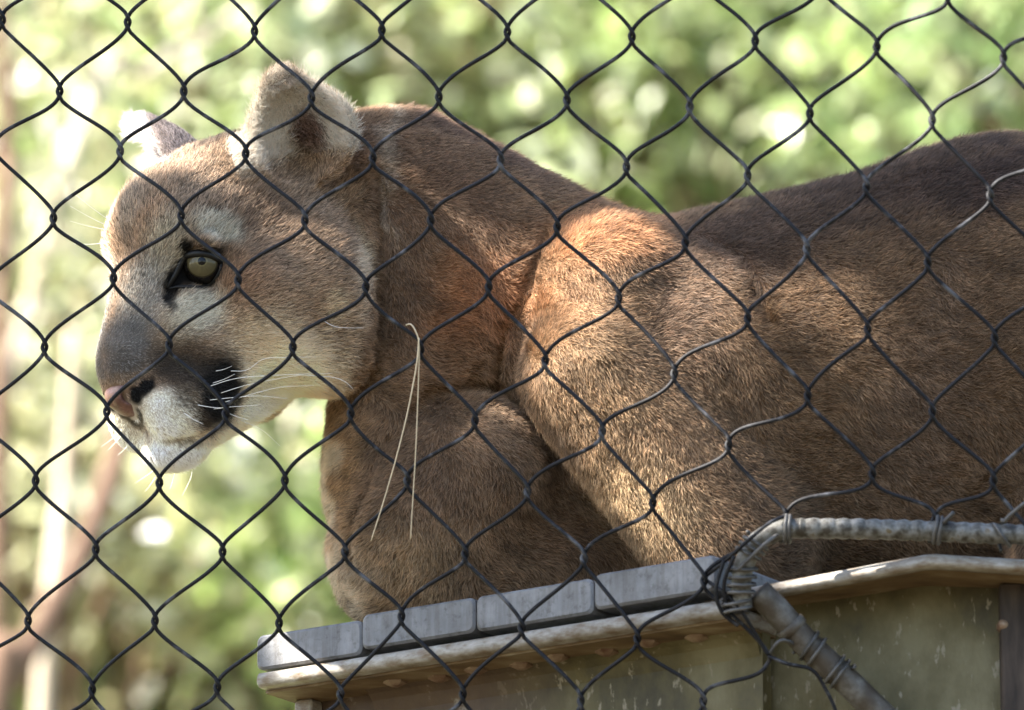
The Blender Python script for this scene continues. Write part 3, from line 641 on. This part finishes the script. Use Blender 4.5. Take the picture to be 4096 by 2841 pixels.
# roots of the fur
v0, v1, v2, v3 = [BV[BQ[:, i]] for i in range(4)]
nq = np.cross(v2-v0, v3-v1); area = np.linalg.norm(nq, axis=1)/2; cen = (v0+v1+v2+v3)/4; nf_ = normals(cen)
dens = np.where(nf_[:, 2] < .25, 1.0, .22)*np.where(cen[:, 0] > 1080, .12, 1.0)*np.where(cen[:, 1] > deck(cen[:, 0], cen[:, 2])-3, 0, 1)*np.where(cen[:, 0] < 385, 1.7, 1.0)
NH = 900000
cdf = np.cumsum(area*dens); pick = np.searchsorted(cdf, rng.random(NH)*cdf[-1]); u, v = rng.random((2, NH, 1))
root = (v0[pick]*(1-u)+v1[pick]*u)*(1-v)+(v3[pick]*(1-u)+v2[pick]*u)*v
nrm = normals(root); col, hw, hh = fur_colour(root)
q = near_px(hh)
bald = hw*((((q[:, 0]-200)/21)**2+((q[:, 1]-267)/17)**2 < 1)|(((q[:, 0]-177)/13)**2+((q[:, 1]-281)/10)**2 < 1)) > .5
bald |= (hh[:, 0] > 46)&(np.abs(hh[:, 2]) < 24)&(hh[:, 1] < -44)&(hh[:, 1] > -78)&(hh[:, 0] > 46)&(sample(nose_field(), root) < 3.0)
root, nrm, col, hw, hh = [a[~bald] for a in (root, nrm, col, hw, hh)]; n = len(root)
# lie of the coat: backwards from the nose on the head, tailwards and down elsewhere
fl = np.repeat(np.array([[1.0, .38, .15]]), n, 0)
arm = smooth(0, 60, root[:, 1]-330)*(root[:, 0] > 480)*(root[:, 0] < 760); fl += arm[:, None]*np.array([-.35, .75, 0])
ch = smooth(0, 50, root[:, 1]-380)*(root[:, 0] < 560); fl[:, :] = fl*(1-ch[:, None])+ch[:, None]*np.c_[(root[:, 0]-450)/90., np.full(n, 1.0), np.zeros(n)]
fl += (vnoise(root/45, 11)-.5)[:, None]*np.array([1.2, -1.4, 0])+(vnoise(root/14, 12)-.5)[:, None]*np.array([1.1, 1.5, .8])
fh = (hh-np.array([62, -40, 0]))*[1, 1, 1.1]; fh[:, 1] -= 6
for sg in (1, -1):
    a, b_, ax, o, bb = ear_frame(sg); v = hh-a; s_ = v@ax; e_ = smooth(4, 16, s_)*(np.linalg.norm(v-np.outer(s_, ax), axis=1) < 46)*(hh[:, 2]*sg > 20)
    nh = np.stack([nrm[:, 0], -nrm[:, 1], -nrm[:, 2]], 1)@HR; inn = e_*smooth(0, .35, nh@o)
    fe = np.outer(np.ones(n), ax)+o*.15; fh = fh*(1-e_[:, None])+e_[:, None]*fe*60; fh = fh*(1-inn[:, None])+inn[:, None]*(ax*.7+o*.8+np.outer(v@bb, -bb)*.02)*60
    if sg == 1: inn_all = inn
    else: inn_all = np.maximum(inn_all, inn)
fhp = np.stack([fh[:, 0], fh[:, 1], fh[:, 2]], 1)@HR.T; fhp[:, 1:] *= -1
fhp /= np.linalg.norm(fhp, axis=1, keepdims=True)+1e-9; fl /= np.linalg.norm(fl, axis=1, keepdims=True)
fl = fl*(1-hw[:, None])+fhp*hw[:, None]; fl -= nrm*(fl*nrm).sum(1, keepdims=True); fl /= np.linalg.norm(fl, axis=1, keepdims=True)+1e-6
near_nose = np.linalg.norm(hh-[60, -50, 0], axis=1)
ln = 9.5*(1-hw)+hw*(3.4+5.5*smooth(20, 120, near_nose)); ln *= 1+.25*(vnoise(root/12, 14)-.5)*2
chin = hw*smooth(-74, -88, hh[:, 1]); ln += chin*1; ln = np.where(inn_all > .4, 13, np.where(hw*smooth(44, 54, hh[:, 1])*(np.abs(hh[:, 2]) > 30) > .5, 5.5, ln)); ln *= rng.uniform(.7, 1.2, n)
lift = np.where(hw > .5, .34, .42)+.3*(inn_all > .4)
d = fl*(1-lift[:, None]*.5)+nrm*lift[:, None]+rng.normal(size=(n, 3))*np.where(hw > .5, .19, .27)[:, None]+rng.normal(size=(n, 3))*.3*(inn_all > .4)[:, None]
ln *= 1+.32*(1-hw)*(vnoise(root/7, 17)-.5)*2
d /= np.linalg.norm(d, axis=1, keepdims=True)
bend = fl*.30-nrm*.22+rng.normal(size=(n, 3))*.22
K = 5; tt = np.linspace(0, 1, K)
HP = root[:, None]-nrm[:, None]*.6+d[:, None]*(ln[:, None, None]*tt[None, :, None])+bend[:, None]*(ln[:, None, None]*(tt**2)[None, :, None]*.5)
cell = np.floor((root+5*np.c_[vnoise(root/6, 41), vnoise(root/6, 42), vnoise(root/6, 43)])/5.5).astype(np.int64); key = cell[:, 0]*1000003+cell[:, 1]*1009+cell[:, 2]
_, inv = np.unique(key, return_inverse=True); cntc = np.bincount(inv)[:, None]; cm = np.stack([np.bincount(inv, root[:, i]) for i in range(3)], 1)/cntc
pull = (cm[inv]-root)*np.where(hw > .5, .2, .3)[:, None]; HP += pull[:, None]*(tt**1.4)[None, :, None]
rad = px(1)*np.where(hw > .5, .2, .2)[:, None]*rng.uniform(.7, 1.25, (n, 1))*(1-tt[None]**1.5*.85)
lum = col@np.array([.3, .5, .2])
# single hairs differ: pale, dark and rusty ones mixed
kind_ = rng.random(n); f_ = rng.uniform(.78, 1.2, n); f_ = np.where(kind_ < .25, f_*np.where(hw > .5, .22, .38), f_); f_ = np.where(kind_ > .74, f_*np.where(hw > .5, 1.75, 1.4), f_)
f_ = f_+(1-f_)*.9*smooth(.36, .62, lum)
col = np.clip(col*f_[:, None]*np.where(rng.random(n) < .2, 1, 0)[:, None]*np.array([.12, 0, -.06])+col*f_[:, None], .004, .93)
hc = bpy.data.hair_curves.new('fur'); hc.add_curves([K]*n)
hc.points.foreach_set('position', (P2W(HP.reshape(-1, 3))-wloc(puma)).ravel().astype(np.float32))
at = hc.attributes.get('radius') or hc.attributes.new('radius', 'FLOAT', 'POINT'); at.data.foreach_set('value', rad.ravel().astype(np.float32))
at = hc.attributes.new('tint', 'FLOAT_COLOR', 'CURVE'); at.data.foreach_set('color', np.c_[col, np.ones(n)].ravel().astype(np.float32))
m_fur, t, b = mat('fur', rough=0.5, spec=0.25)
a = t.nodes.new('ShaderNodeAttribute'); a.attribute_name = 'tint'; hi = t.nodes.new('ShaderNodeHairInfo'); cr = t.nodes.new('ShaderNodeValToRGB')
cr.color_ramp.elements[0].color = (.14, .125, .11, 1); cr.color_ramp.elements[1].color = (1.2, 1.2, 1.2, 1); cr.color_ramp.elements[1].position = .8  # roots darkened so the shade in gaps between hairs is in the colour
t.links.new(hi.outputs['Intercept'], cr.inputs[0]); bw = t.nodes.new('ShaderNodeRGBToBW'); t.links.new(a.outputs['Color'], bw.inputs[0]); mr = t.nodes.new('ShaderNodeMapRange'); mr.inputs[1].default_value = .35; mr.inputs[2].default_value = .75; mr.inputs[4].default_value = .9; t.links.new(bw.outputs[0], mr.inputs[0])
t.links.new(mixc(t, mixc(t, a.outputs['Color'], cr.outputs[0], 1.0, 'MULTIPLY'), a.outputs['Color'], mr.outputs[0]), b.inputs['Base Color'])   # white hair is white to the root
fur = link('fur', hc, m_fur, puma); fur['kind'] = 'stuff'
# nose leather
m_nose, t, b = mat('nose_leather', rough=0.45, spec=0.5)
c1, n1 = noise_ramp(t, [(.35, (.085, .036, .026)), (.7, (.18, .085, .064))], 120); t.links.new(c1, b.inputs['Base Color'])
vr = t.nodes.new('ShaderNodeTexVoronoi'); vr.inputs['Scale'].default_value = 900; tc = t.nodes.new('ShaderNodeTexCoord'); t.links.new(tc.outputs['Object'], vr.inputs[0]); bump(t, b, vr.outputs[0], .35, .0006)
NV, NQ = surfnets(nose_field(), 3); mesh('nose', P2W(NV), NQ, m_nose, puma)
# eyes
m_eye, t, b = mat('eye', rough=0.05, spec=0.22); b.inputs['Coat Weight'].default_value = 0; b.inputs['Coat Roughness'].default_value = 0.02
a = t.nodes.new('ShaderNodeAttribute'); a.attribute_name = 'tint'; t.links.new(a.outputs['Color'], b.inputs['Base Color'])
m_lid, t, b = mat('dark_eyelid', base=(.006, .0055, .005), rough=0.45, spec=0.25)
ER = 12.5
def eye(sg):
    c = head((EYE_C[0], EYE_C[1], EYE_C[2]*sg)); g = np.array([.42, .03, .9*sg]); g = g/np.linalg.norm(g); g = HM@g
    if sg == 1: g = np.array([-.05, -.2, -1.0])/np.linalg.norm([-.05, -.2, -1.0])
    th = np.r_[np.linspace(0, .34, 16), np.linspace(.36, 1.0, 34), np.linspace(1.05, np.pi, 14)]; ph_ = np.linspace(0, 2*np.pi, 48, endpoint=False)
    u = np.cross(g, [0, 1, 0]); u /= np.linalg.norm(u); w_ = np.cross(g, u)
    rr_ = ER*HS*(1+.05*np.clip(1-th/.75, 0, 1)); V, Cc = [], []
    for t_, r_ in zip(th, rr_):
        V.append(c+r_*(math.cos(t_)*g+math.sin(t_)*(np.cos(ph_)[:, None]*u+np.sin(ph_)[:, None]*w_)))
        fib = .85+.3*vnoise(np.c_[np.cos(ph_)*6, np.sin(ph_)*6, np.full(48, t_*4)], 21)
        base = np.array([.075, .062, .030]) if t_ < .84 else np.array([.02, .018, .016])
        if t_ < .20: base = np.array([.002, .002, .002])
        elif t_ < .26: base = np.array([.10, .085, .04])
        elif t_ > .76: base = base*.35
        Cc.append(base[None]*fib[:, None])
    V = np.concatenate(V); Cc = np.concatenate(Cc); m_ = len(th)
    F = [(i*48+j, i*48+(j+1) % 48, i*48+48+(j+1) % 48, i*48+48+j) for i in range(m_-1) for j in range(48)]
    mesh('eye', P2W(V), F, m_eye, puma, col=Cc)
    return c
EYE_C = (6.5, 9.3, 30.2)
ec = eye(1); eye(-1)
def lid(pts, r_, flip=False):
    p = spline(np.array(pts, float), 6); rel = np.c_[p[:, 0]-ec[0], p[:, 1]-ec[1]]; rr_ = ER*HS+.8
    wz = ec[2]-np.sqrt(np.clip(rr_**2-(rel**2).sum(1), 0, None)); far = (rel**2).sum(1) > (rr_*.93)**2
    sw = front(p[:, 0], p[:, 1]); wz = np.where(far, sw-1, np.minimum(wz, sw+2)); wz = np.convolve(np.r_[wz[0], wz[0], wz, wz[-1], wz[-1]], np.ones(5)/5, 'valid')
    P = np.c_[p, wz]
    if flip:
        h = to_head(P); h[:, 2] *= -1; P = np.array([head(v) for v in h])
    k = np.linspace(0, 1, len(p)); mesh('eyelid', *tube(P2W(P), px(1)*r_*(.45+.55*np.sin(k*np.pi)**.6), 8), m_lid, puma)
UPL = [(166, 289), (175, 275), (183, 259), (191, 254.5), (203, 253.8), (213, 256.5), (222, 263)]; LOL = [(222, 261), (219, 273), (212, 283), (202, 287.5), (189, 287), (178, 287), (166, 289)]
for fp in (False, True): lid(UPL, 4.0, fp); lid(LOL, 2.4, fp)
# whiskers
m_wh, t, b = mat('whisker', base=(.82, .80, .76), rough=0.35, spec=0.5)
WH = [[(216, 371), (232, 366)], [(231, 371), (247, 370), (264, 359), (290, 357.5), (316, 357)], [(207, 387), (239, 378), (290, 374.6), (333, 373.5)], [(213, 383), (235, 374)], [(221, 393), (247, 385), (282, 378), (304, 374.6)],
      [(210, 400), (239, 397), (261, 396), (289, 399)], [(198, 405), (225, 408)], [(214, 409), (230, 407), (261, 405)], [(225, 402), (256, 393), (282, 387), (314, 385.6)], [(300, 375), (330, 377), (344, 381), (353, 389)], [(228, 413), (249, 420)], [(184, 413), (203, 424)],
      [(322, 320), (337, 327), (364, 328)], [(112, 222), (76, 195)], [(112, 228), (70, 206)], [(108, 230), (70, 221)], [(108, 243), (74, 244)], [(116, 417), (105, 424)], [(122, 430), (101, 447)], [(124, 432), (108, 450)], [(130, 443), (118, 455)],
      [(158, 467), (135, 483)], [(160, 470), (145, 492)], [(175, 472), (170, 489)], [(192, 472), (190, 480), (182, 496)], [(172, 262), (163, 232)], [(240, 420), (262, 430), (280, 446)]]
for wl in WH:
    p = np.array(wl, float); s0 = front(p[:1, 0], p[:1, 1])[0]; k = np.linspace(0, 1, len(p)); wz = np.minimum(s0-1-14*k, front(p[:, 0], p[:, 1])-3-3*k) if p[0, 0] > 180 else s0+3-10*k
    p = np.c_[p, wz]
    if len(p) == 2: p = np.array([p[0], (p[0]+p[1])/2+[0, .8, 0], p[1]])
    p = spline(p, 6); mesh('whisker', *tube(P2W(p), px(1)*np.linspace(.36, .12, len(p)), 5), m_wh, puma)
# ---- sunlit places, for which gaps are shaped into the unseen crown: (x, y, radius)
for x, y, r in ((598, 232, 38), (566, 262, 30), (630, 226, 34), (590, 285, 24), (488, 305, 28), (505, 280, 20), (650, 450, 26), (640, 495, 30), (665, 535, 28), (585, 400, 14), (625, 430, 16), (600, 350, 14), (143, 150, 30), (143, 122, 22), (112, 420, 24), (120, 440, 28), (142, 462, 24),
                (855, 300, 12), (905, 425, 16), (930, 470, 14), (345, 440, 12), (380, 585, 16), (775, 420, 12), (450, 408, 22), (340, 470, 16), (336, 520, 16), (345, 565, 14), (400, 440, 12), (315, 85, 14), (985, 330, 14)):
    PATCH.append((P2W(np.array([x, y, front(x, y)[0]])), r*S))
for x, y, w, r in ((850, 572, -320, 16), (800, 584, -305, 14), (1010, 150, -370, 26), (980, 200, -365, 22), (700, 330, -305, 14), (650, 350, -300, 12)):
    PATCH.append((P2W(np.array([x, y, w], float)), r*S))
unseen_shade_tree(PATCH)

# ------------------------------------------------------------------ wire mesh in front
ROWS = {0: (0, [(5, 45), (287, 50), (572, 70), (858, 68), (1140, 72), (1420, 82), (1697, 92), (1970, 105), (2255, 130)]), 1: (0, [(134, 205), (413, 205), (700, 220), (986, 218), (1274, 225), (1550, 240), (1820, 255), (2095, 270)]),
        2: (0, [(-10, 330), (270, 340), (552, 345), (838, 355), (1125, 360), (1408, 375), (1680, 395), (1947, 420), (2225, 440)]), 3: (0, [(120, 490), (407, 485), (685, 495), (968, 495), (1252, 510), (1540, 545), (1813, 560), (2085, 590)]),
        4: (1, [(255, 625), (535, 630), (822, 645), (1098, 645), (1390, 670), (1680, 715), (1950, 740), (2235, 760)]), 5: (0, [(100, 780), (380, 775), (658, 780), (945, 785), (1225, 810), (1515, 840), (1815, 890), (2095, 925)]),
        6: (1, [(240, 925), (507, 930), (788, 930), (1067, 945), (1353, 970), (1637, 1000), (1960, 1065), (2232, 1080)]), 7: (0, [(80, 1080), (358, 1085), (640, 1080), (915, 1080), (1185, 1105), (1467, 1130), (1765, 1165), (2100, 1170)]),
        8: (1, [(215, 1235), (500, 1240), (775, 1240), (1045, 1245), (1312, 1255), (1582, 1305)]), 9: (0, [(63, 1395), (348, 1395), (627, 1400), (902, 1385), (1172, 1410), (1432, 1435), (1725, 1480)]), 10: (1, [(207, 1550), (488, 1545), (765, 1560), (1040, 1560), (1305, 1575), (1580, 1575)])}
known = {(r, c0+k): np.array(p)/2301*1024 for r, (c0, ps) in ROWS.items() for k, p in enumerate(ps)}
bas = lambda r, c: np.array([1, c+.5*(r % 2), r, (c+.5*(r % 2))**2, r*r, (c+.5*(r % 2))*r])
A_ = np.array([bas(*k) for k in known]); B_ = np.array(list(known.values())); cf = np.linalg.lstsq(A_, B_, rcond=None)[0]
def joint(r, c):
    p = known.get((r, c)); p = bas(r, c)@cf if p is None else p
    bulge = 10*math.sin(p[0]*.011+p[1]*.006)
    return np.array([p[0], p[1], -152-.21*p[0]+bulge])
def kept(r, c):
    if r >= 8 and c >= 7: return False
    if r >= 7 and c >= 9: return False
    return not (r >= 11 and c >= 6)
m_wire, t, b = mat('black_coated_wire', rough=0.6, spec=0.2)
c1, n1 = noise_ramp(t, [(.3, (.003, .003, .0045)), (.55, (.008, .008, .010)), (.66, (.075, .075, .08))], 60); t.links.new(c1, b.inputs['Base Color']); bump(t, b, n1, .5, .0006)
wm = empty('wire_mesh', P2W(np.array([500., 560., -262.])), 'dark twisted wire mesh hanging in front of the puma', 'mesh fence')
WR = 2.0; TW = 10.0; TR = 2.2
def twist(J, Jup, Jdn, side):
    ax = Jdn-Jup; ax /= np.linalg.norm(ax); ax = np.array([ax[0]*.6, 1, ax[2]]); ax /= np.linalg.norm(ax)
    tt_ = np.linspace(-1, 1, 13); a_ = 2*np.pi*(tt_+1)/2+(0 if side > 0 else np.pi); rr_ = TR*(1+.35*(np.abs(tt_) > .95))
    return [J+ax*TW*t_+np.array([math.cos(q)*r_, 0, math.sin(q)*r_]) for t_, q, r_ in zip(tt_, a_, rr_)]
def strand(cL, side_even):
    """zigzag between the even-row joints of column cL and the odd-row joints next to it (side_even +1: on their right)"""
    seq = []
    for r in range(-3, 15):
        c = cL if r % 2 == 0 else (cL if side_even > 0 else cL-1)
        seq.append((r, c, side_even if r % 2 == 0 else -side_even))
    runs, cur = [], []
    for s_ in seq:
        if kept(s_[0], s_[1]): cur.append(s_)
        else:
            if len(cur) > 1: runs.append(cur)
            cur = []
    if len(cur) > 1: runs.append(cur)
    parts = []
    for run in runs:
        pts = []
        for k, (r, c, sd) in enumerate(run):
            J = joint(r, c); seg = twist(J, joint(r-2, c), joint(r+2, c), sd)
            if k:
                a_ = pts[-1]; b2 = seg[0]; L = np.linalg.norm(b2-a_); da = np.array([.8*np.sign(b2[0]-a_[0]), 1, 0]); c1_ = a_+da*L*.2; c2_ = b2-da*L*.2
                c1_[0] += .02*L*np.sign(b2[0]-a_[0]); jig = rng.normal(size=3)*1.2
                for t_ in np.linspace(0, 1, 14)[1:-1]:
                    pts.append(a_*(1-t_)**3+3*c1_*t_*(1-t_)**2+3*c2_*t_*t_*(1-t_)+b2*t_**3+jig*math.sin(t_*np.pi))
            pts += seg
        parts.append(tube(P2W(np.array(pts)), px(WR), 8))
    if parts: mesh('strand', *join(parts), m_wire, wm)
for c in range(-2, 12):
    strand(c, 1); strand(c, -1)
# wire wound round the frame
m_tie, t, b = mat('grey_tie_wire', rough=0.5, spec=0.4)
c1, n1 = noise_ramp(t, [(.35, (.012, .012, .011)), (.7, (.10, .095, .09))], 50); t.links.new(c1, b.inputs['Base Color'])
def wrap(x, y, w, r, turns, along, ax=(1, 0), rad=1.7, tail=None):
    k = np.linspace(0, turns*2*np.pi, int(turns*16)+2); ax = np.array(ax, float); ax /= np.linalg.norm(ax); nx = np.array([-ax[1], ax[0]])
    s_ = np.linspace(-along/2, along/2, len(k))+rng.normal(size=len(k))*.25
    P = np.c_[x+ax[0]*s_+nx[0]*np.cos(k)*r, y+ax[1]*s_+nx[1]*np.cos(k)*r, w+np.sin(k)*r]
    if tail is not None: P = np.vstack([P, spline(np.vstack([P[-1:], np.array(tail, float)]), 5)[1:]])
    mesh('tie_wire', *tube(P2W(P), px(rad), 6), m_tie, wm)
wrap(787, 529, -331, 13.5, 2.3, 9, (1, .1), 2.0, [(770, 540, -345), (752, 556, -342), (738, 570, -338)])
wrap(938, 530, -341, 13.5, 2.6, 12, (1, .25), 2.0, [(944, 522, -354), (954, 512, -356)]); wrap(1002, 535, -345, 13.5, 1.6, 16, (1, -.5), 2.0, [(1010, 515, -355), (1026, 502, -358)])
wrap(752, 548, -327, 13, 3.4, 22, (-.55, .8), 1.9); wrap(742, 580, -325, 13.5, 4.2, 32, (-.1, 1), 1.8); wrap(737, 606, -322, 14, 2.4, 16, (.1, 1), 1.8)
wrap(812, 648, -308, 16, 2.2, 22, (.75, .66), 1.8, [(784, 640, -325), (768, 655, -320)]); wrap(838, 672, -307, 16, 2.6, 18, (.75, .66), 1.8)
for pts in ([(705, 577, -305), (724, 562, -328), (742, 546, -342), (768, 524, -345), (785, 516, -335)], [(768, 655, -322), (756, 635, -324), (742, 612, -330), (728, 596, -325), (706, 580, -306)], [(768, 656, -322), (788, 664, -326), (812, 670, -326), (826, 690, -322), (836, 712, -322), (842, 740, -320)], [(724, 560, -330), (716, 590, -330), (722, 612, -326), (738, 626, -322)], [(734, 556, -338), (724, 585, -332), (730, 620, -322)]):
    mesh('tie_wire', *tube(P2W(spline(np.array(pts, float), 8)), px(1.9), 6), m_wire, wm)
# dry stems caught in the mesh
m_straw, t, b = mat('dry_straw', base=(.52, .42, .28), rough=0.6, spec=0.3)
q = joint(5, 3)[2]
st = empty('dry_grass_stem', P2W(np.array([412., 325., q-6])), 'pale dry grass stem bent over the wire below the cheek', 'grass stem')
for pts in ([(406, 325, q+3), (411, 324.5, q-3), (416, 332, q-6), (419, 345, q-6), (418.5, 378, q-5), (416, 445, q-4), (412.5, 505, q-3), (410.5, 539, q-3)], [(419, 338, q-7), (416.5, 365, q-7), (408, 410, q-8), (397, 455, q-8), (384, 500, q-8), (371, 541, q-8)]):
    p = spline(np.array(pts, float), 8); mesh('blade', *tube(P2W(p), px(1)*np.linspace(.75, .5, len(p)), 6), m_straw, st)
